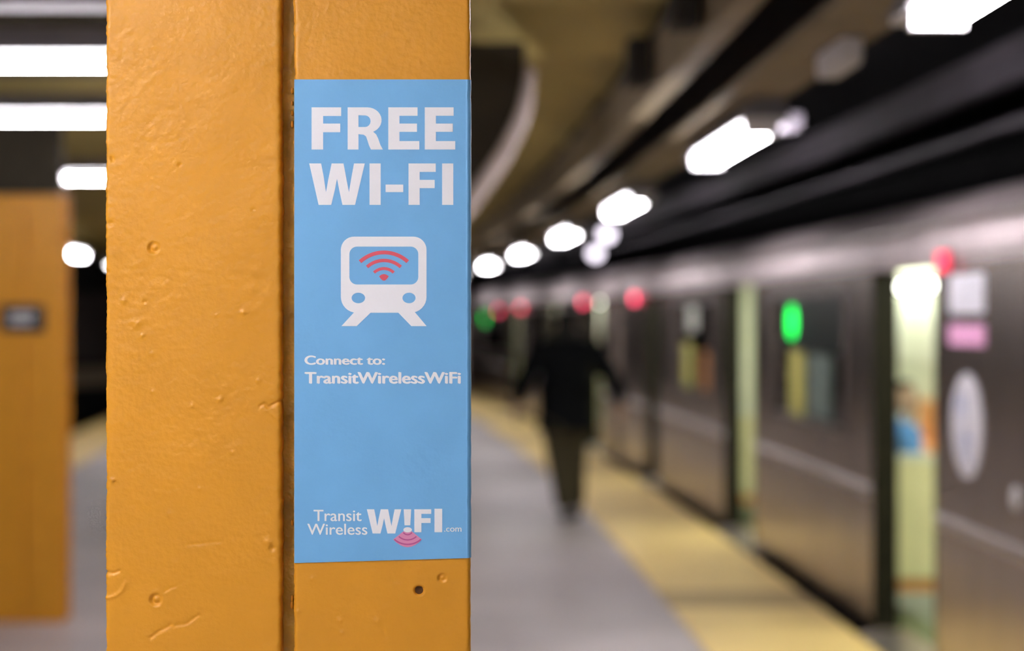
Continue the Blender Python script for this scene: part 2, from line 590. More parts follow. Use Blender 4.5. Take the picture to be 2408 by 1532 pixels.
def relief(X, Y, amp=1.0, feats=True):
    """height of the paint layer in metres at artwork positions X, Y (arrays)"""
    H = np.zeros_like(X)
    sh = X.shape
    flat = H.ravel()
    xs, ys = X.ravel(), Y.ravel()
    for i in range(len(flat)):
        a, b = xs[i], ys[i]
        mm = 0.55 + 0.9 * (noise.noise((a / 160.0, b / 160.0, 3.1)) * 0.5 + 0.5)
        flat[i] = mm * (0.00021 * noise.noise((a / 26.0, b / 19.0, 0.3)) + 0.00012 * noise.noise((a / 11.0, b / 8.5, 5.7))
                        + 0.00006 * noise.noise((a / 5.0, b / 14.0, 9.2))) + 0.00045 * noise.noise((a / 120.0, b / 150.0, 1.7))
    H = flat.reshape(sh) * amp * 1.6
    if not feats:
        return H
    for (fx, fy, r, kind) in DENTS:
        rr = np.hypot(X - fx, (Y - fy) * 1.05)
        ang = np.arctan2(Y - fy, X - fx)
        if kind == 'ring':
            H += -0.0032 * np.exp(-((rr - 0.62 * r) / (0.28 * r)) ** 2) * (0.75 + 0.35 * np.cos(ang - 2.6))
            H += 0.0005 * np.exp(-((rr - 1.15 * r) / (0.25 * r)) ** 2)
        elif kind == 'pimple':
            H += 0.0016 * np.exp(-(rr / (0.6 * r)) ** 2)
        elif kind == 'pin':
            H += -0.0024 * np.exp(-(rr / (0.7 * r)) ** 2)
        elif kind == 'scab':
            H += 0.0026 * np.exp(-(rr / (0.55 * r)) ** 2) * (0.6 + 0.4 * np.cos(3 * ang + 1))
        elif kind == 'hole':
            H += -0.006 * sm((r * 1.0 - rr) / (0.35 * r)) + 0.0004 * np.exp(-((rr - 1.2 * r) / (0.3 * r)) ** 2)
    for (pts, wd, hh) in CRACKS:
        best = np.full(sh, 1e9)
        for (a, b) in zip(pts[:-1], pts[1:]):
            ex, ey = b[0] - a[0], b[1] - a[1]
            L2 = ex * ex + ey * ey
            tt = np.clip(((X - a[0]) * ex + (Y - a[1]) * ey) / L2, 0, 1)
            best = np.minimum(best, np.hypot(X - a[0] - tt * ex, Y - a[1] - tt * ey))
        H += hh * 0.0022 * np.exp(-(best / wd) ** 2)
    return H


def plate(name, xa, xb, yfront, thick, ztop, m, parent, rad=0.005, edge_rough=0.0012, flat=None):
    """flange plate with lumpy paint: front face towards -y; fine where it is seen close"""
    # profile around the plate: back-left, round, front, round, back-right
    prof = []
    x0, x1 = cu(xa), cu(xb)
    prof.append((x0, thick, -1, 0))
    for i in range(5):
        a = math.pi - i * (math.pi / 2) / 5
        prof.append((x0 + rad + rad * math.cos(a), rad - rad * math.sin(a), math.cos(a), -math.sin(a)))
    nx = int((xb - xa) / 3.2)
    for i in range(nx + 1):
        prof.append((x0 + rad + (x1 - x0 - 2 * rad) * i / nx, 0.0, 0, -1))
    for i in range(1, 6):
        a = math.pi / 2 - i * (math.pi / 2) / 5
        prof.append((x1 - rad + rad * math.cos(a), rad - rad * math.sin(a), math.cos(a), -math.sin(a)))
    prof.append((x1, thick, 1, 0))
    zs = list(np.linspace(0.0, cz(1560), 20)) + list(np.linspace(cz(1556), cz(-30), 495)) + list(np.linspace(cz(-60), ztop, 16))
    P = np.array([(p[0], p[1]) for p in prof])
    N = np.array([(p[2], p[3]) for p in prof])
    Z = np.array(zs)
    AX = np.tile(P[:, 0] / U + 1204.0, (len(Z), 1))
    AY = np.tile((745.0 - (Z - EYE) / U)[:, None], (1, len(P)))
    H = relief(AX, AY)
    if flat:                                   # smooth and level under the sticker
        msk = sm((AX - flat[0]) / 4) * sm((flat[1] - AX) / 4) * sm((AY - flat[2]) / 4) * sm((flat[3] - AY) / 4)
        H = H * (1 - msk) - 0.0002 * msk
    # ragged edges
    er = np.array([noise.noise((0.2, z * 90.0, 4.0)) + 0.6 * noise.noise((0.9, z * 260.0, 2.0)) for z in Z])
    er2 = np.array([noise.noise((7.2, z * 90.0, 4.0)) + 0.6 * noise.noise((8.9, z * 260.0, 2.0)) for z in Z])
    verts = []
    for i in range(len(Z)):
        for j in range(len(P)):
            e = (er[i] if N[j, 0] < 0 else er2[i]) * edge_rough * abs(N[j, 0])
            hh = H[i, j] + e
            if flat and N[j, 0] > 0:
                hh = H[i, j] + e * 0.4
            verts.append((P[j, 0] + N[j, 0] * hh, yfront + P[j, 1] + N[j, 1] * hh, Z[i]))
    n_ = len(P)
    faces = []
    for i in range(len(Z) - 1):
        for j in range(n_ - 1):
            a = i * n_ + j
            faces.append((a, a + 1, a + n_ + 1, a + n_))
        faces.append((i * n_ + n_ - 1, i * n_, (i + 1) * n_, (i + 1) * n_ + n_ - 1))
    faces.append(tuple(range(n_)))
    faces.append(tuple(range((len(Z) - 1) * n_, len(Z) * n_)))
    o = mesh_obj(name, verts, faces, m, parent, True)
    return o


YF = 2.07
column = thing('steel_column', 'large yellow painted steel column in the foreground, with chipped paint and a blue sticker', 'column',
               ((cu(248) + cu(1105)) / 2, YF + 0.17, 0))
plate('flange_plate', 248, 661, YF, 0.03, 2.86, 'yellow_paint', column)
plate('flange_plate', 690, 1106, YF + 0.001, 0.026, 2.86, 'yellow_paint', column, rad=0.005,
      flat=(688, 1112, 188, 1322))
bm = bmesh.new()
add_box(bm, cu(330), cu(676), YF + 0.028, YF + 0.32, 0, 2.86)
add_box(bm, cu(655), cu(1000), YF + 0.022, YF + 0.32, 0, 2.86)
bm_obj('web', bm, 'groove_shade_grime', column)
# dried drips in the groove
for (y, s) in ((208, 1.0), (238, 0.7), (262, 0.8), (288, 1.1), (1235, 0.9), (1415, 1.0), (1430, 1.2)):
    bm = bmesh.new()
    bmesh.ops.create_icosphere(bm, subdivisions=2, radius=0.0022 * s)
    o = bm_obj('paint_drip', bm, 'yellow_paint', column, True)
    o.location = Vector((cu(682), YF + 0.020, cz(y))) - column.location
    o.matrix_parent_inverse.identity()
    o.scale = (0.8, 1, 1.8)
# screw hole
bm = bmesh.new()
add_cyl(bm, (0, 0, 0), (0, 0.004, 0), 0.0052, 20)
o = bm_obj('screw_hole', bm, 'hole_dark', column)
o.location = Vector((cu(985), YF + 0.0046, cz(1390))) - column.location
o.matrix_parent_inverse.identity()


def simple_column(xc, yf, label, ztop=2.86, W=0.41, D=0.13):
    t = thing('steel_column', label, 'column', (xc, yf + 0.17, 0))
    hw = W / 2
    for (a, b) in ((xc - hw, xc - 0.007), (xc + 0.007, xc + hw)):
        box('flange_plate', a, b, yf, yf + 0.028, 0, ztop, 'yellow_paint', t, 0.004)
    box('web', xc - hw + 0.05, xc + hw - 0.05, yf + 0.020, yf + D, 0.0, ztop, 'yellow_paint', t)
    for (a, b) in ((xc - hw, xc - 0.007), (xc + 0.007, xc + hw)):
        box('flange_plate', a, b, yf + D, yf + D + 0.028, 0, ztop, 'yellow_paint', t, 0.004)
    return t


simple_column(-2.622, 9.86, 'yellow column in the background at the left edge, with a black station sign', 2.31)
col3 = simple_column(-0.62, 8.0, 'yellow column hidden behind the foreground column, with a curved bracket on top')

# curved bracket from the hidden column up to the ceiling
bm = bmesh.new()
prof = []
key = [(-0.415, 1.92), (-0.29, 2.07), (-0.158, 2.243), (-0.06, 2.39), (0.02, 2.545), (0.05, 2.68), (0.055, 2.76)]
prof = []
for i in range(11):
    t = i / 10.0 * 6
    a = min(5, int(t))
    fr_ = t - a
    prof.append((key[a][0] + (key[a + 1][0] - key[a][0]) * fr_, key[a][1] + (key[a + 1][1] - key[a][1]) * fr_))
up = [(0.055, 2.86), (-0.415, 2.86)]
pts = prof + up
A = [bm.verts.new((x, 8.06, z)) for (x, z) in pts]
B = [bm.verts.new((x, 8.20, z)) for (x, z) in pts]
for i in range(len(pts)):
    j = (i + 1) % len(pts)
    bm.faces.new((A[i], A[j], B[j], B[i]))
bm.faces.new(A)
bm.faces.new(B)
bm_obj('bracket', bm, 'beam_dark', col3)
bm = bmesh.new()
A, B, A2, B2 = [], [], [], []
for (x, z) in prof:
    A.append(bm.verts.new((x, 7.96, z - 0.004)))
    B.append(bm.verts.new((x, 8.30, z - 0.004)))
    A2.append(bm.verts.new((x + 0.05, 7.96, z - 0.035)))
    B2.append(bm.verts.new((x + 0.05, 8.30, z - 0.035)))
for i in range(10):
    bm.faces.new((A[i], A[i + 1], B[i + 1], B[i]))
    bm.faces.new((A2[i], B2[i], B2[i + 1], A2[i + 1]))
    bm.faces.new((A[i], A2[i], A2[i + 1], A[i + 1]))
    bm.faces.new((B[i], B[i + 1], B2[i + 1], B2[i]))
bm.faces.new((A[0], B[0], B2[0], A2[0]))
bm.faces.new((A[10], A2[10], B2[10], B[10]))
bm_obj('bracket_flange', bm, 'flange_tan', col3, True)

# station sign on the background column
sg = thing('station_sign', 'small black sign with white lettering on the background yellow column', 'sign', (-2.635, 9.856, 1.64))
box('panel', -2.755, -2.515, 9.842, 9.858, 1.568, 1.712, 'sign_black', sg, 0.003)
bm = bmesh.new()
for r_ in range(2):                      # too blurred to read: two rows of short white marks
    x_ = -2.70
    while x_ < -2.585:
        l_ = random.uniform(0.010, 0.024)
        add_box(bm, x_, x_ + l_, 9.8385, 9.8425, 1.608 + r_ * 0.040, 1.636 + r_ * 0.040)
        x_ += l_ + 0.006
bm_obj('lettering', bm, 'sign_white', sg)

# ------------------------------------------------------------------ the blue sticker
SY = YF - 0.0002         # sticker face
sticker = thing('wifi_sticker', 'blue free wi-fi sticker with white lettering on the foreground yellow column', 'sticker',
                (cu(900), SY, cz(1320)))
# backing follows the rounded right edge of the plate
rad = 0.005
prof = [(cu(692), 0.0), ]
nseg = 30
xr = cu(1106) - rad
for i in range(1, nseg + 1):
    prof.append((cu(692) + (xr - cu(692)) * i / nseg, 0.0))
for i in range(1, 6):
    a = math.pi / 2 - i * (math.pi / 2) / 5
    prof.append((xr + (rad + 0.0006) * math.cos(a), rad - (rad + 0.0006) * math.sin(a)))
prof.append((xr + rad + 0.0006, 0.014))
v, f = [], []
NR = 60
for i in range(NR + 1):
    for (x, y) in prof:
        fx = min(1.0, (x - cu(692)) / (cu(1106) - cu(692)))
        top, bot = 187.0, 1325.0 - 12.0 * fx
        yy = top + (bot - top) * i / NR
        ed = 0.0
        if x > xr + 0.0005:
            ed = 0.0009 * max(0.0, noise.noise((1.0, yy / 30.0, 0.0)))
        v.append((x - ed, SY + y, cz(yy)))
n = len(prof)
for i in range(NR):
    for j in range(n - 1):
        a = i * n + j
        f.append((a, a + 1, a + n + 1, a + n))
o = mesh_obj('backing', v, f, 'sticker_blue', sticker)
sd = o.modifiers.new('thick', 'SOLIDIFY')
sd.thickness = 0.00018
sd.offset = -1


def art(name, splines, m, conv, parent, lift=0.0004):
    """filled outline (holes allowed) laid on the sticker"""
    cu_ = bpy.data.curves.new(name, 'CURVE')
    cu_.dimensions = '2D'
    cu_.fill_mode = 'BOTH'
    cu_.extrude = 0.00008
    for pts in splines:
        s = cu_.splines.new('POLY')
        s.points.add(len(pts) - 1)
        for i, p in enumerate(pts):
            x, y = conv(*p)
            s.points[i].co = (cu(x), cz(y), 0, 1)
        s.use_cyclic_u = True
    tmp = bpy.data.objects.new('tmp', cu_)
    COL.objects.link(tmp)
    dg = bpy.context.evaluated_depsgraph_get()
    me = bpy.data.meshes.new_from_object(tmp.evaluated_get(dg))
    bpy.data.objects.remove(tmp)
    for vv in me.vertices:
        x, z, h = vv.co
        vv.co = (x, SY - lift - h, z)
    me.materials.clear()
    me.materials.append(MATS[m])
    me.name = name
    return link(bpy.data.objects.new(name, me), parent)


def text_art(name, body, x0, x1, y0, y1, m, parent, bold=0.0, lift=0.0004, plane=None):
    """lettering fitted into a box of the artwork (y0 top, y1 bottom)"""
    c = bpy.data.curves.new(name, 'FONT')
    c.body = body
    c.extrude = 0.0
    tmp = bpy.data.objects.new('tmp', c)
    COL.objects.link(tmp)
    dg = bpy.context.evaluated_depsgraph_get()
    src = bpy.data.meshes.new_from_object(tmp.evaluated_get(dg))
    bpy.data.objects.remove(tmp)
    pv, pf = [], []
    for sh in ((-1, 0), (-0.5, 0.5), (0, 0), (0.5, -0.5), (1, 0)) if bold else ((0, 0),):
        b_ = len(pv)
        pv += [(q.co.x + sh[0] * bold, q.co.y + sh[1] * bold, 0.00004 * (b_ / max(1, len(src.vertices)))) for q in src.vertices]
        pf += [tuple(b_ + k_ for k_ in p.vertices) for p in src.polygons]
    xs = [q[0] for q in pv]
    ys = [q[1] for q in pv]
    a0, a1, b0, b1 = min(xs), max(xs), min(ys), max(ys)
    me = bpy.data.meshes.new(name)
    me.from_pydata([(cu(x0 + (x1 - x0) * (q[0] - a0) / (a1 - a0)), SY - lift - q[2], cz(y1 + (y0 - y1) * (q[1] - b0) / (b1 - b0))) for q in pv], [], pf)
    me.materials.clear()
    me.materials.append(MATS[m])
    me.name = name
    return link(bpy.data.objects.new(name, me), parent)


def c3(x, y):
    return 650 + x / 2.356, 150 + y / 2.356


def c7(x, y):
    return 690 + x / 5.733, 1180 + y / 5.733


def c8(x, y):
    return 690 + x / 4.031, 540 + y / 4.031


def F_(x0, x1, xm, y0, y1, st, b0, m0, m1):
    return [(x0, y0), (x1, y0), (x1, y0 + b0), (x0 + st, y0 + b0), (x0 + st, m0), (xm, m0), (xm, m1), (x0 + st, m1),
            (x0 + st, y1), (x0, y1)]


def E_(x0, x1, xm, xt, y0, y1, st, b0, m0, m1):
    return [(x0, y0), (xt, y0), (xt, y0 + b0), (x0 + st, y0 + b0), (x0 + st, m0), (xm, m0), (xm, m1), (x0 + st, m1),
            (x0 + st, y1 - b0), (x1, y1 - b0), (x1, y1), (x0, y1)]


# FREE
art('letter', [F_(195, 359, 354, 242, 476, 64, 48, 332, 380)], 'sticker_white', c3, sticker)
bowl = []
for i in range(13):
    a = -math.pi / 2 + math.pi * i / 12 * 0.82
    bowl.append((503 + 80 * math.cos(a), 313 + 71 * math.sin(a)))
r_out = [(395, 242)] + bowl + [(536, 377), (553, 392), (564, 415), (576, 450), (590, 476), (524, 476), (514, 455), (504, 424), (497, 404),
                               (484, 394), (455, 391), (455, 476), (395, 476)]
r_in = [(455, 286)] + [(492 + 30 * math.cos(-math.pi / 2 + math.pi * i / 8), 319 + 32 * math.sin(-math.pi / 2 + math.pi * i / 8)) for i in range(9)] + [(455, 351)]
art('letter', [r_out, r_in], 'sticker_white', c3, sticker)
art('letter', [E_(620, 792, 779, 782, 242, 476, 62, 47, 332, 378)], 'sticker_white', c3, sticker)
art('letter', [E_(822, 991, 978, 982, 242, 476, 62, 47, 332, 378)], 'sticker_white', c3, sticker)
# WI-FI
W1 = [(182, 553), (248, 553), (262, 625), (275, 712), (288, 640), (306, 553), (372, 553), (388, 638), (402, 712), (414, 640), (430, 553), (490, 553),
      (436, 783), (366, 783), (348, 700), (336, 638), (324, 700), (304, 783), (234, 783)]
art('letter', [W1], 'sticker_white', c3, sticker)
art('letter', [[(516, 553), (578, 553), (578, 783), (516, 783)]], 'sticker_white', c3, sticker)
art('letter', [[(605, 670), (703, 670), (703, 712), (605, 712)]], 'sticker_white', c3, sticker)
art('letter', [F_(732, 883, 877, 553, 783, 62, 47, 644, 690)], 'sticker_white', c3, sticker)
art('letter', [[(918, 553), (980, 553), (980, 783), (918, 783)]], 'sticker_white', c3, sticker)


# train pictogram
def rrect(x0, x1, y0, y1, rt, rb, n_=8):
    p = []
    for (cx, cy, r, a0) in ((x1 - rt, y0 + rt, rt, -90), (x1 - rb, y1 - rb, rb, 0), (x0 + rb, y1 - rb, rb, 90), (x0 + rt, y0 + rt, rt, 180)):
        for i in range(n_ + 1):
            a = math.radians(a0 + 90.0 * i / n_)
            p.append((cx + r * math.cos(a), cy + r * math.sin(a)))
    return p


def ell(cx, cy, rx, ry, n_=24):
    return [(cx + rx * math.cos(2 * math.pi * i / n_), cy + ry * math.sin(2 * math.pi * i / n_)) for i in range(n_)]


art('train_pictogram', [rrect(450, 1262, 68, 790, 125, 150), rrect(531, 1184, 163, 522, 72, 72), ell(616, 650, 64, 50), ell(1096, 650, 62, 50)],
    'sticker_white', c8, sticker)
art('pictogram_rail', [[(590, 770), (455, 917), (600, 917), (742, 780)]], 'sticker_white', c8, sticker, 0.00045)
art('pictogram_rail', [[(985, 780), (1118, 917), (1263, 917), (1140, 770)]], 'sticker_white', c8, sticker, 0.00045)


def arc_band(cx, top, hc, sag, th, up=1, n_=20):
    r = (hc * hc + sag * sag) / (2 * sag)
    cy = top + up * r
    am = math.asin(min(1, hc / r))
    o_, i_ = [], []
    for k_ in range(n_ + 1):
        a = -am + 2 * am * k_ / n_
        o_.append((cx + (r + th / 2) * math.sin(a), cy - up * (r + th / 2) * math.cos(a)))
        i_.append((cx + (r - th / 2) * math.sin(a), cy - up * (r - th / 2) * math.cos(a)))
    return o_ + i_[::-1]


for (top, hc, sag, th) in ((218, 226, 88, 36), (294, 160, 62, 32), (371, 93, 38, 28)):
    art('wifi_arc', [arc_band(858, top, hc, sag, th)], 'sticker_red', c8, sticker)
art('wifi_dot', [[(812, 444), (835, 428), (858, 423), (881, 428), (904, 444), (888, 468), (868, 485), (848, 485), (828, 468)]], 'sticker_red', c8, sticker)

# small lettering
x0, y0 = c8(105, 1195)
x1, y1 = c8(870, 1284)
text_art('lettering', 'Connect to:', x0, x1, y0, y1, 'sticker_white', sticker, 0.038)
x0, y0 = c8(106, 1352)
x1, y1 = c8(1588, 1464)
text_art('lettering', 'TransitWirelessWiFi', x0, x1, y0, y1, 'sticker_white', sticker, 0.038)
x0, y0 = c7(272, 112)
x1, y1 = c7(920, 266)
text_art('lettering', 'Transit', x0, x1, y0, y1, 'sticker_white', sticker, 0.012)
x0, y0 = c7(188, 300)
x1, y1 = c7(998, 450)
text_art('lettering', 'Wireless', x0, x1, y0, y1, 'sticker_white', sticker, 0.012)
sx, sy = (1455 - 990) / 308.0, (432 - 105) / 230.0
art('letter', [[(990 + (x - 182) * sx, 105 + (y - 553) * sy) for (x, y) in W1]], 'sticker_white', c7, sticker)
art('letter', [[(1487, 105), (1588, 105), (1576, 322), (1498, 322)]], 'sticker_white', c7, sticker)
art('letter_dot', [ell(1540, 382, 58, 36)], 'sticker_white', c7, sticker, 0.0006)
art('letter', [F_(1630, 1858, 1850, 105, 415, 96, 62, 225, 290)], 'sticker_white', c7, sticker)
art('letter', [[(1902, 98), (2006, 98), (2006, 415), (1902, 415)]], 'sticker_white', c7, sticker)
x0, y0 = c7(2032, 352)
x1, y1 = c7(2266, 408)
text_art('lettering', '.com', x0, x1, y0, y1, 'sticker_white', sticker, 0.01)
fan = [(1478, 405)] + [(1338, 512)] + [(1540 + 205 * math.sin(a), 395 + 222 * math.cos(a)) for a in [(-0.98 + 1.96 * i / 14) for i in range(15)]] + [(1738, 512)] + [(1602, 405)]
fan = [(1480, 405), (1345, 512), (1390, 555), (1440, 588), (1490, 610), (1540, 618), (1590, 610), (1640, 588), (1690, 555), (1732, 512), (1600, 405)]
art('signal_fan', [fan], 'sticker_pink', c7, sticker, 0.00035)
for (bot, hc, sag, th) in ((578, 178, 66, 20), (518, 118, 46, 18), (448, 58, 30, 16)):
    art('signal_arc', [arc_band(1540, bot, hc, sag, th, up=-1)], 'sticker_rose', c7, sticker, 0.0005)

# ------------------------------------------------------------------ the train
WO, WI = 0.09, 0.215     # outer and inner face of the car side
DOOR_H = 1.885


def make_car(d0, d1, doors, label, windows, sign=None, reds=(), detail=True):
    c = PD((d0 + d1) / 2, 1.4)
    car = thing('subway_car', label, 'train car', (c.x, c.y, -0.1))
    # side panels between the doors, each with its window opening
    cuts = [d0] + [x for dr in doors for x in dr] + [d1]
    for i in range(0, len(cuts), 2):
        a, b = cuts[i], cuts[i + 1]
        win = [wn for wn in windows if wn[0] >= a and wn[1] <= b]
        bx = []
        z0, z1 = -0.14, DOOR_H
        if not win:
            bx.append((a, b, WO, WI, z0, z1))
        else:
            wa, wb = win[0][0], win[0][1]
            wz0, wz1 = 0.98, 1.80
            bx += [(a, wa, WO, WI, z0, z1), (wb, b, WO, WI, z0, z1), (wa, wb, WO, WI, z0, wz0), (wa, wb, WO, WI, wz1, z1)]
            wn = sweep_boxes('window_pane', [(wa, wb, 0.125, 0.131, wz0, wz1)], 'window_glass', car, 0.6)
            sweep_boxes('window_frame', [(wa, wa + 0.035, WO - 0.008, WI + 0.005, wz0, wz1), (wb - 0.035, wb, WO - 0.008, WI + 0.005, wz0, wz1),
                                         (wa, wb, WO - 0.008, WI + 0.005, wz0, wz0 + 0.035), (wa, wb, WO - 0.008, WI + 0.005, wz1 - 0.035, wz1)],
                        'window_frame', wn, 0.6)
        sweep_boxes('side_panel', bx, 'steel', car, 0.6)
        sweep('rub_rail', [(WO, 0.69), (WO - 0.012, 0.70), (WO - 0.012, 0.745), (WO, 0.755)], a + 0.03, b - 0.03, 'steel_light', car, 0.8)
        sweep('rub_rail', [(WO, 1.90), (WO - 0.008, 1.905), (WO - 0.008, 1.925), (WO, 1.93)], a + 0.03, b - 0.03, 'steel_light', car, 0.8)
    for (a, b) in doors:
        sweep('threshold', [(0.02, -0.10), (WI + 0.05, -0.10), (WI + 0.05, 0.012), (0.02, -0.01)], a, b, 'steel_light', car, 0.6)
        for (e0, e1) in ((a - 0.001, a + 0.012), (b - 0.012, b + 0.001)):
            sweep_boxes('door_edge', [(e0, e1, WO - 0.003, WI + 0.004, 0.012, DOOR_H)], 'rubber', car)
    # roof shell with gutter
    pr = [(WO, DOOR_H), (WO, 1.95), (WO + 0.015, 2.03), (WO + 0.06, 2.11), (WO + 0.14, 2.18), (WO + 0.28, 2.245), (WO + 0.6, 2.31), (1.4, 2.36),
          (2.12, 2.31), (2.44, 2.245), (2.58, 2.18), (2.66, 2.11), (2.71, 2.03), (2.73, 1.95), (2.73, DOOR_H), (2.62, DOOR_H),
          (2.60, 2.06), (1.4, 2.20), (WI + 0.02, 2.06), (WI, DOOR_H)]
    rf = sweep('roof', pr, d0, d1, 'steel_roof', car, 0.8)
    sweep('gutter', [(WO + 0.012, 2.055), (WO - 0.006, 2.07), (WO - 0.006, 2.085), (WO + 0.045, 2.10)], d0, d1, 'window_frame', rf, 0.8)
    sweep('car_floor', rect(WI, 2.62, -0.14, 0.0), d0, d1, 'car_floor', car, 0.8)
    sweep('far_side', rect(2.62, 2.73, -0.14, DOOR_H), d0, d1, 'car_wall', car, 0.8)
    sweep('inner_ceiling', [(WI + 0.02, 2.045), (1.4, 2.12), (2.60, 2.045), (2.60, 2.055), (1.4, 2.13), (WI + 0.02, 2.055)], d0, d1, 'car_ceiling', car, 0.8)
    for (e0, e1) in ((d0, d0 + 0.06), (d1 - 0.06, d1)):
        sweep_boxes('end_wall', [(e0, e1, WI, 2.62, 0, 2.06)], 'car_wall', car)
    for (a, b) in ((0.28, 0.36), (2.36, 2.44)) if detail else ():
        sweep('light_strip', rect(a, b, 1.905, 1.965), d0 + 0.3, d1 - 0.3, 'car_light', car, 5.0)
    if detail:
        # pale advert panels along the far side, seats along both sides
        x = d0 + 0.6
        while x < d1 - 1.4:
            sweep_boxes('advert_panel', [(x, x + 1.15, 2.605, 2.62, 1.20, 1.72)], 'car_panel', car)
            x += 1.35
        for i in range(0, len(cuts), 2):
            a, b = cuts[i] + 0.42, cuts[i + 1] - 0.42
            if b - a < 1:
                continue
            bn = sweep_boxes('bench', [(a, b, WI + 0.02, WI + 0.44, 0.40, 0.47), (a, b, WI + 0.02, WI + 0.10, 0.47, 0.86), (a, b, WI + 0.02, WI + 0.36, 0.14, 0.40)],
                             'seat_orange', car)
            for e in (a - 0.03, b):
                sweep_boxes('bench_end', [(e, e + 0.03, WI + 0.02, WI + 0.47, 0.22, 0.86)], 'seat_yellow', bn)
                sweep_boxes('bench_rail', [(e - 0.005, e + 0.035, WI + 0.02, WI + 0.47, 0.86, 0.90)], 'car_panel', bn)
            sweep_boxes('bench', [(a, b, 2.17, 2.60, 0.40, 0.47), (a, b, 2.52, 2.60, 0.47, 0.86), (a, b, 2.25, 2.60, 0.14, 0.40)], 'seat_orange', car)
        for (a, b) in doors:
            for e in (a - 0.40, b + 0.40):
                p = PD(e, WI + 0.47)
                bm_ = bmesh.new()
                add_cyl(bm_, (p.x, p.y, 0), (p.x, p.y, 2.05), 0.017, 10)
                bm_obj('grab_pole', bm_, 'steel_light', car, True)
    if sign:
        s = sweep_boxes('destination_sign', [(sign - 1.45, sign + 0.16, 0.100, 0.122, 1.44, 1.785)], 'screen_black', car, 0.6)
        p = PD(sign, 0.0945)
        bm_ = bmesh.new()
        hd = heading(sign, 0.09)
        ax = Vector((math.cos(hd), math.sin(hd), 0))
        add_cyl(bm_, Vector((p.x, p.y, 1.615)), Vector((p.x, p.y, 1.615)) + ax * 0.006, 0.105, 28)
        bm_obj('route_light', bm_, 'green_lamp', s)
    for (dd, zz, ln) in reds:
        p = PD(dd, WO)
        h0 = sweep_boxes('marker_light', [(dd - ln - 0.02, dd + ln + 0.02, WO - 0.014, WO, zz - 0.06, zz + 0.06)], 'window_frame', car)
        sweep_boxes('red_lens', [(dd - ln, dd + ln, WO - 0.036, WO - 0.012, zz - 0.045, zz + 0.045)], 'red_lamp_near' if dd < 10 else 'red_lamp', h0)
    # underframe
    sweep('underframe', rect(0.22, 2.60, -0.75, -0.14), d0 + 0.2, d1 - 0.2, 'rubber', car, 1.2)
    return car


car1 = make_car(1.2, 20.6, [(3.85, 5.05), (8.38, 9.60), (13.08, 14.30), (17.95, 18.7)],
                'nearest stainless steel subway car with open doors, stickers and a green round sign', [(5.6, 6.9), (10.25, 12.45), (14.95, 16.9)], 11.80,
                [(8.17, 1.895, 0.07), (19.45, 1.845, 0.05)])
car2 = make_car(21.2, 40.2, [(22.3, 23.5), (26.9, 28.1), (31.7, 32.9)],
                'second stainless steel subway car, mostly hidden behind the walking man', [(24.2, 26.2), (28.8, 31.0), (33.6, 37.6)], 36.9,
                [(23.9, 1.84, 0.05), (31.3, 1.80, 0.05), (34.5, 1.76, 0.05)])
car3 = make_car(40.8, 58.0, [(42.4, 43.6), (47.0, 48.2)], 'farthest subway car, curving away behind the foreground column', [(44.3, 46.3)], None, (), False)


# decals on the near side panel of car 1
def decal(name, d0, d1, z0, z1, m, parent=car1, lift=0.003):
    return sweep_boxes(name, [(d0, d1, WO - lift, WO, z0, z1)], m, parent)


plq = decal('notice_decal', 7.62, 8.14, 1.665, 1.835, 'decal_white')
for r_ in range(4):                      # small print, too blurred to read
    a = 7.66
    while a < 8.06:
        l_ = random.uniform(0.02, 0.07)
        sweep_boxes('print_mark', [(a, a + l_, WO - 0.004, WO - 0.002, 1.69 + r_ * 0.034, 1.706 + r_ * 0.034)], 'decal_grey', plq)
        a += l_ + 0.02
decal('pink_decal', 7.61, 8.15, 1.525, 1.615, 'decal_pink')
bm = bmesh.new()
pd_ = PD(7.87, WO - 0.001)
hd = heading(7.87, WO)
ax = Vector((math.cos(hd), math.sin(hd), 0))
tg = Vector((-math.sin(hd), math.cos(hd), 0))
N_ = 40
A = [bm.verts.new(pd_ + tg * (0.235 * math.cos(2 * math.pi * i / N_)) + Vector((0, 0, 1.18 + 0.225 * math.sin(2 * math.pi * i / N_)))) for i in range(N_)]
B = [bm.verts.new(q.co - ax * 0.003) for q in A]
for i in range(N_):
    bm.faces.new((A[i], A[(i + 1) % N_], B[(i + 1) % N_], B[i]))
bm.faces.new(A)
bm.faces.new(B)
rd = bm_obj('round_decal', bm, 'decal_white', car1)
bm = bmesh.new()


def stroke(bm_, a0, z0, a1, z1, th=0.022):
    q0 = pd_ - ax * 0.0035 - tg * a0 + Vector((0, 0, z0))
    q1 = pd_ - ax * 0.0035 - tg * a1 + Vector((0, 0, z1))
    dr = (q1 - q0).normalized()
    sd_ = dr.cross(ax) * th
    vs = [bm_.verts.new(q) for q in (q0 - sd_, q1 - sd_, q1 + sd_, q0 + sd_)]
    bm_.faces.new(vs)


for (a0, z0, a1, z1) in ((-0.13, 1.20, -0.13, 1.32), (-0.13, 1.32, -0.08, 1.24), (-0.08, 1.24, -0.03, 1.31), (-0.03, 1.31, -0.03, 1.17),
                         (-0.02, 1.14, 0.07, 1.12), (0.03, 1.13, 0.03, 1.0), (-0.10, 1.05, -0.05, 1.16), (-0.05, 1.16, 0.0, 1.02)):
    stroke(bm, a0, z0, a1, z1, 0.013)
bm_obj('letter_mark', bm, 'decal_blue', rd)
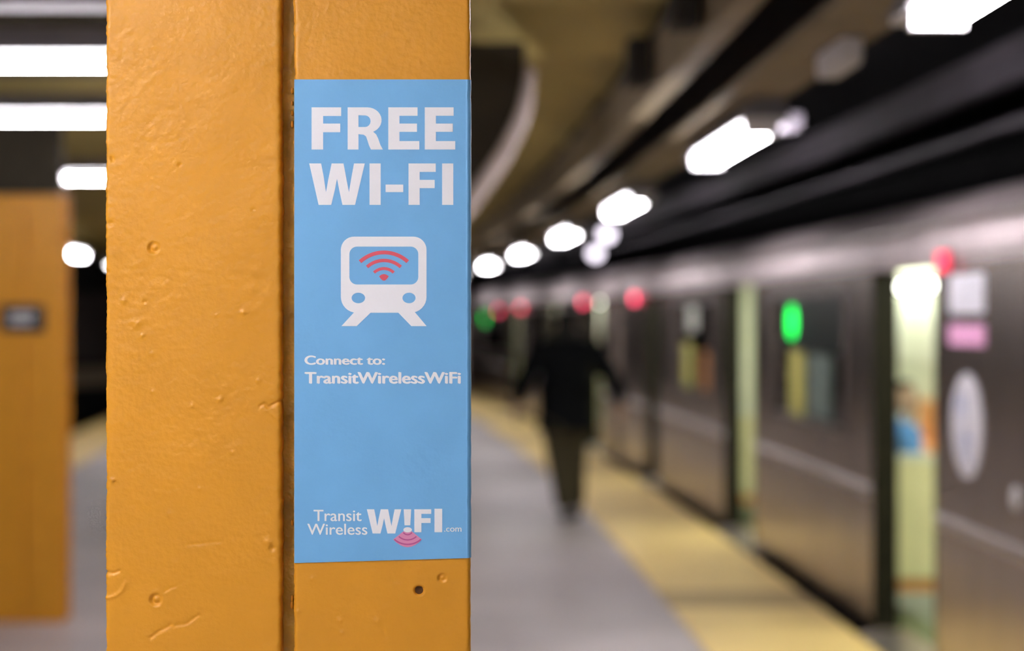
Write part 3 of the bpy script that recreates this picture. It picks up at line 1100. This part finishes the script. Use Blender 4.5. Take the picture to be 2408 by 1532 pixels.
# white round knob at the picture's right edge
bm = bmesh.new()
bmesh.ops.create_uvsphere(bm, u_segments=16, v_segments=10, radius=0.05)
kn = bm_obj('door_latch', bm, 'enamel', car1, True)
q = PD(7.17, WO - 0.005, 0.935)
kn.matrix_parent_inverse.identity()
kn.location = q - car1.location
kn.scale = (0.4, 1, 1)

# coloured patches just outside the window glass of car 1
for (a, b, z0, z1, m) in ((11.55, 11.95, 1.02, 1.44, 'patch_yellow'), (10.75, 11.4, 1.04, 1.42, 'patch_teal'), (16.1, 16.55, 1.02, 1.42, 'patch_yellow'),
                          (15.85, 16.3, 1.52, 1.74, 'car_panel'), (15.15, 15.6, 1.02, 1.36, 'seat_orange')):
    sweep_boxes('window_patch', [(a, b, 0.1185, 0.1235, z0, z1)], m, car1)


# ------------------------------------------------------------------ people
def skin_obj(name, nodes, edges, m, parent, sub=2, root=0):
    me = bpy.data.meshes.new(name)
    names = list(nodes)
    me.from_pydata([nodes[k_][0] for k_ in names], [(names.index(a), names.index(b)) for (a, b) in edges], [])
    o_ = bpy.data.objects.new(name, me)
    link(o_)
    o_.parent = parent
    sk = o_.modifiers.new('skin', 'SKIN')
    sk.use_smooth_shade = True
    for i, k_ in enumerate(names):
        r_ = nodes[k_][1]
        if not isinstance(r_, tuple):
            r_ = (r_, r_)
        me.skin_vertices[0].data[i].radius = r_
        me.skin_vertices[0].data[i].use_root = (i == root)
    ss = o_.modifiers.new('sub', 'SUBSURF')
    ss.levels = sub
    ss.render_levels = sub
    me.materials.append(MATS[m])
    return o_


def hand(nodes, edges, wrist, side, zdir=-1):
    """five fingers hanging from a wrist, slightly curled"""
    wx, wy, wz = nodes[wrist][0]
    nodes[wrist + 'palm'] = ((wx + side * 0.01, wy + 0.01, wz - 0.07), (0.026, 0.036))
    edges.append((wrist, wrist + 'palm'))
    for i, (fy, ln) in enumerate(((0.030, 0.075), (0.010, 0.085), (-0.010, 0.08), (-0.028, 0.062))):
        a = (wx + side * 0.010, wy + 0.01 + fy, wz - 0.10)
        b = (wx + side * 0.004, wy + 0.02 + fy, wz - 0.10 - ln * 0.5)
        c_ = (wx - side * 0.012, wy + 0.028 + fy, wz - 0.10 - ln * 0.9)
        for nm, q_, r_ in (('a', a, 0.0095), ('b', b, 0.009), ('c', c_, 0.0075)):
            nodes[wrist + str(i) + nm] = (q_, r_)
        edges += [(wrist + 'palm', wrist + str(i) + 'a'), (wrist + str(i) + 'a', wrist + str(i) + 'b'), (wrist + str(i) + 'b', wrist + str(i) + 'c')]
    nodes[wrist + 't1'] = ((wx - side * 0.012, wy + 0.045, wz - 0.065), 0.0105)
    nodes[wrist + 't2'] = ((wx - side * 0.02, wy + 0.062, wz - 0.10), 0.009)
    edges += [(wrist + 'palm', wrist + 't1'), (wrist + 't1', wrist + 't2')]


man = thing('person', 'man in a black coat and dark trousers walking away along the platform', 'person', (0.43, 14.65, 0.0), 0.05)
man.scale = (1.13, 1.1, 1.0)
nodes = {'pelvis': ((0, 0, 0.93), (0.15, 0.11)), 'waist': ((0, 0, 1.08), (0.14, 0.10)), 'chest': ((0, 0.0, 1.27), (0.17, 0.11)),
         'neck0': ((0, 0.0, 1.43), 0.075), 'neck': ((0, 0.012, 1.48), 0.056), 'head0': ((0, 0.022, 1.56), (0.072, 0.088)),
         'head1': ((0, 0.018, 1.64), (0.078, 0.098)), 'head2': ((0, 0.012, 1.70), (0.055, 0.07)),
         'nose': ((0, 0.125, 1.58), 0.014), 'earL': ((-0.085, 0.01, 1.585), (0.012, 0.022)), 'earR': ((0.085, 0.01, 1.585), (0.012, 0.022)),
         'shL': ((-0.17, 0, 1.39), 0.065), 'elL': ((-0.275, -0.03, 1.15), 0.045), 'wrL': ((-0.345, 0.03, 0.96), 0.03),
         'shR': ((0.17, 0, 1.39), 0.065), 'elR': ((0.315, -0.05, 1.17), 0.045), 'wrR': ((0.395, -0.02, 0.94), 0.03),
         'hipL': ((-0.085, 0, 0.86), 0.085), 'knL': ((-0.045, 0.05, 0.48), 0.058), 'anL': ((-0.005, -0.03, 0.10), 0.042),
         'hipR': ((0.085, 0, 0.86), 0.085), 'knR': ((0.075, 0.06, 0.48), 0.058), 'anR': ((0.085, 0.16, 0.10), 0.042)}
edges = [('pelvis', 'waist'), ('waist', 'chest'), ('chest', 'neck0'), ('neck0', 'neck'), ('neck', 'head0'), ('head0', 'head1'), ('head1', 'head2'),
         ('head0', 'nose'), ('head0', 'earL'), ('head0', 'earR'),
         ('chest', 'shL'), ('shL', 'elL'), ('elL', 'wrL'), ('chest', 'shR'), ('shR', 'elR'), ('elR', 'wrR'),
         ('pelvis', 'hipL'), ('hipL', 'knL'), ('knL', 'anL'), ('pelvis', 'hipR'), ('hipR', 'knR'), ('knR', 'anR')]
hand(nodes, edges, 'wrL', -1)
hand(nodes, edges, 'wrR', 1)
skin_obj('body', nodes, edges, 'skin', man)
coat = {'hem': ((0, 0, 0.76), (0.205, 0.15)), 'hip': ((0, 0, 0.92), (0.20, 0.15)), 'waist': ((0, 0, 1.08), (0.19, 0.14)), 'chest': ((0, 0, 1.26), (0.20, 0.145)),
        'top': ((0, 0.0, 1.40), (0.16, 0.11)), 'collar': ((0, 0.008, 1.48), (0.085, 0.085)),
        'shL': ((-0.195, 0, 1.385), 0.088), 'uaL': ((-0.24, -0.02, 1.26), 0.083), 'elL': ((-0.285, -0.03, 1.14), 0.070), 'cuL': ((-0.35, 0.03, 0.95), 0.052),
        'shR': ((0.195, 0, 1.385), 0.088), 'uaR': ((0.26, -0.03, 1.27), 0.083), 'elR': ((0.325, -0.05, 1.16), 0.070), 'cuR': ((0.40, -0.02, 0.93), 0.052)}
skin_obj('coat', coat, [('hem', 'hip'), ('hip', 'waist'), ('waist', 'chest'), ('chest', 'top'), ('top', 'collar'), ('top', 'shL'), ('shL', 'uaL'),
                        ('uaL', 'elL'), ('elL', 'cuL'), ('top', 'shR'), ('shR', 'uaR'), ('uaR', 'elR'), ('elR', 'cuR')], 'coat_black', man, root=1)
tro = {'p': ((0, 0, 0.90), (0.155, 0.125)), 'hL': ((-0.085, 0, 0.80), 0.105), 'kL': ((-0.045, 0.05, 0.48), 0.082), 'aL': ((-0.005, -0.03, 0.09), 0.068),
       'hR': ((0.085, 0, 0.80), 0.105), 'kR': ((0.075, 0.06, 0.48), 0.082), 'aR': ((0.085, 0.16, 0.09), 0.068)}
skin_obj('trousers', tro, [('p', 'hL'), ('hL', 'kL'), ('kL', 'aL'), ('p', 'hR'), ('hR', 'kR'), ('kR', 'aR')], 'trousers', man)
for (nm, x, y) in (('L', -0.005, -0.03), ('R', 0.085, 0.16)):
    skin_obj('shoe', {'heel': ((x, y - 0.03, 0.042), (0.040, 0.040)), 'mid': ((x, y + 0.07, 0.042), (0.042, 0.040)), 'toe': ((x, y + 0.17, 0.032), (0.038, 0.028)),
                      'ank': ((x, y, 0.10), 0.042)},
             [('heel', 'mid'), ('mid', 'toe'), ('heel', 'ank')], 'shoe', man, root=1)
skin_obj('hair', {'nape': ((0, -0.03, 1.49), (0.06, 0.045)), 'back': ((0, -0.035, 1.55), (0.084, 0.065)), 'mid': ((0, -0.01, 1.645), (0.094, 0.105)), 'top': ((0, 0.01, 1.705), (0.068, 0.085))},
         [('nape', 'back'), ('back', 'mid'), ('mid', 'top')], 'hair_black', man, root=1)

# seated passenger inside the nearest car, just past the open door
pp = PD(10.62, WI + 0.26)
pas = thing('person', 'seated passenger in a blue jacket and black knit cap inside the open subway car', 'person', (pp.x, pp.y, 0.0), heading(10.62, 0.4) - math.pi / 2)
nodes = {'pelvis': ((0, 0, 0.56), (0.14, 0.11)), 'waist': ((0, -0.02, 0.70), (0.13, 0.10)), 'chest': ((0, -0.01, 0.88), (0.16, 0.11)),
         'neck': ((0, 0.01, 1.05), 0.055), 'head0': ((0, 0.03, 1.13), (0.07, 0.085)), 'head1': ((0, 0.028, 1.21), (0.076, 0.095)), 'head2': ((0, 0.02, 1.26), (0.055, 0.07)),
         'nose': ((0, 0.135, 1.16), 0.014), 'earL': ((-0.083, 0.02, 1.16), (0.012, 0.022)), 'earR': ((0.083, 0.02, 1.16), (0.012, 0.022)),
         'shL': ((-0.17, 0, 0.98), 0.06), 'elL': ((-0.22, 0.06, 0.74), 0.045), 'wrL': ((-0.13, 0.27, 0.66), 0.03),
         'shR': ((0.17, 0, 0.98), 0.06), 'elR': ((0.22, 0.06, 0.74), 0.045), 'wrR': ((0.13, 0.27, 0.66), 0.03),
         'hipL': ((-0.09, 0.03, 0.55), 0.085), 'knL': ((-0.10, 0.42, 0.53), 0.06), 'anL': ((-0.10, 0.44, 0.10), 0.042),
         'hipR': ((0.09, 0.03, 0.55), 0.085), 'knR': ((0.10, 0.42, 0.53), 0.06), 'anR': ((0.10, 0.44, 0.10), 0.042)}
edges = [('pelvis', 'waist'), ('waist', 'chest'), ('chest', 'neck'), ('neck', 'head0'), ('head0', 'head1'), ('head1', 'head2'), ('head0', 'nose'), ('head0', 'earL'), ('head0', 'earR'),
         ('chest', 'shL'), ('shL', 'elL'), ('elL', 'wrL'), ('chest', 'shR'), ('shR', 'elR'), ('elR', 'wrR'),
         ('pelvis', 'hipL'), ('hipL', 'knL'), ('knL', 'anL'), ('pelvis', 'hipR'), ('hipR', 'knR'), ('knR', 'anR')]
hand(nodes, edges, 'wrL', -1)
hand(nodes, edges, 'wrR', 1)
skin_obj('body', nodes, edges, 'skin', pas)
skin_obj('jacket', {'hem': ((0, 0, 0.58), (0.18, 0.14)), 'w': ((0, -0.02, 0.72), (0.175, 0.135)), 'c': ((0, -0.01, 0.88), (0.19, 0.14)), 'top': ((0, 0, 1.0), (0.15, 0.11)),
                    'collar': ((0, 0.01, 1.06), 0.08), 'sL': ((-0.19, 0, 0.98), 0.082), 'eL': ((-0.23, 0.06, 0.74), 0.066), 'cL': ((-0.14, 0.25, 0.665), 0.05),
                    'sR': ((0.19, 0, 0.98), 0.082), 'eR': ((0.23, 0.06, 0.74), 0.066), 'cR': ((0.14, 0.25, 0.665), 0.05)},
         [('hem', 'w'), ('w', 'c'), ('c', 'top'), ('top', 'collar'), ('top', 'sL'), ('sL', 'eL'), ('eL', 'cL'), ('top', 'sR'), ('sR', 'eR'), ('eR', 'cR')], 'jacket_blue', pas, root=1)
skin_obj('trousers', {'p': ((0, 0.0, 0.57), (0.15, 0.10)), 'hL': ((-0.09, 0.08, 0.56), 0.095), 'kL': ((-0.10, 0.42, 0.53), 0.078), 'aL': ((-0.10, 0.44, 0.09), 0.06),
                      'hR': ((0.09, 0.08, 0.56), 0.095), 'kR': ((0.10, 0.42, 0.53), 0.078), 'aR': ((0.10, 0.44, 0.09), 0.06)},
         [('p', 'hL'), ('hL', 'kL'), ('kL', 'aL'), ('p', 'hR'), ('hR', 'kR'), ('kR', 'aR')], 'coat_black', pas)
for x in (-0.10, 0.10):
    skin_obj('shoe', {'heel': ((x, 0.42, 0.042), 0.04), 'mid': ((x, 0.52, 0.042), 0.04), 'toe': ((x, 0.61, 0.032), (0.036, 0.028)), 'ank': ((x, 0.44, 0.10), 0.042)},
             [('heel', 'mid'), ('mid', 'toe'), ('heel', 'ank')], 'shoe', pas, root=1)
skin_obj('hair', {'b': ((0, -0.03, 1.14), (0.08, 0.06)), 'm': ((0, -0.01, 1.20), (0.088, 0.09))}, [('b', 'm')], 'hair_black', pas)
skin_obj('knit_cap', {'m': ((0, 0.015, 1.235), (0.095, 0.11)), 't': ((0, 0.012, 1.285), (0.07, 0.085))}, [('m', 't')], 'hair_black', pas)

# white scarf of the passenger
skin_obj('scarf', {'a': ((-0.05, -0.02, 1.085), 0.05), 'b': ((0.05, -0.02, 1.085), 0.05), 'c': ((0.0, 0.07, 1.08), 0.048)}, [('a', 'b'), ('b', 'c'), ('c', 'a')], 'cap_white', pas)
# red bag on the passenger's lap
bq = PD(10.55, WI + 0.56)
LOCAL[0] = True
bag = thing('shopping_bag', 'red bag on the lap of the seated passenger in the subway car', 'bag', (bq.x, bq.y, 0.635), heading(10.55, 0.7))
box('body', -0.07, 0.07, -0.13, 0.13, 0.0, 0.24, 'bag_red', bag, 0.015)
bm = bmesh.new()
prev = None
for i in range(13):
    a = math.pi * i / 12
    q = Vector((0, 0.06 * math.cos(a), 0.235 + 0.09 * math.sin(a)))
    if prev is not None:
        add_cyl(bm, prev, q, 0.006, 8)
    prev = q
bm_obj('handle', bm, 'bag_red', bag, True)
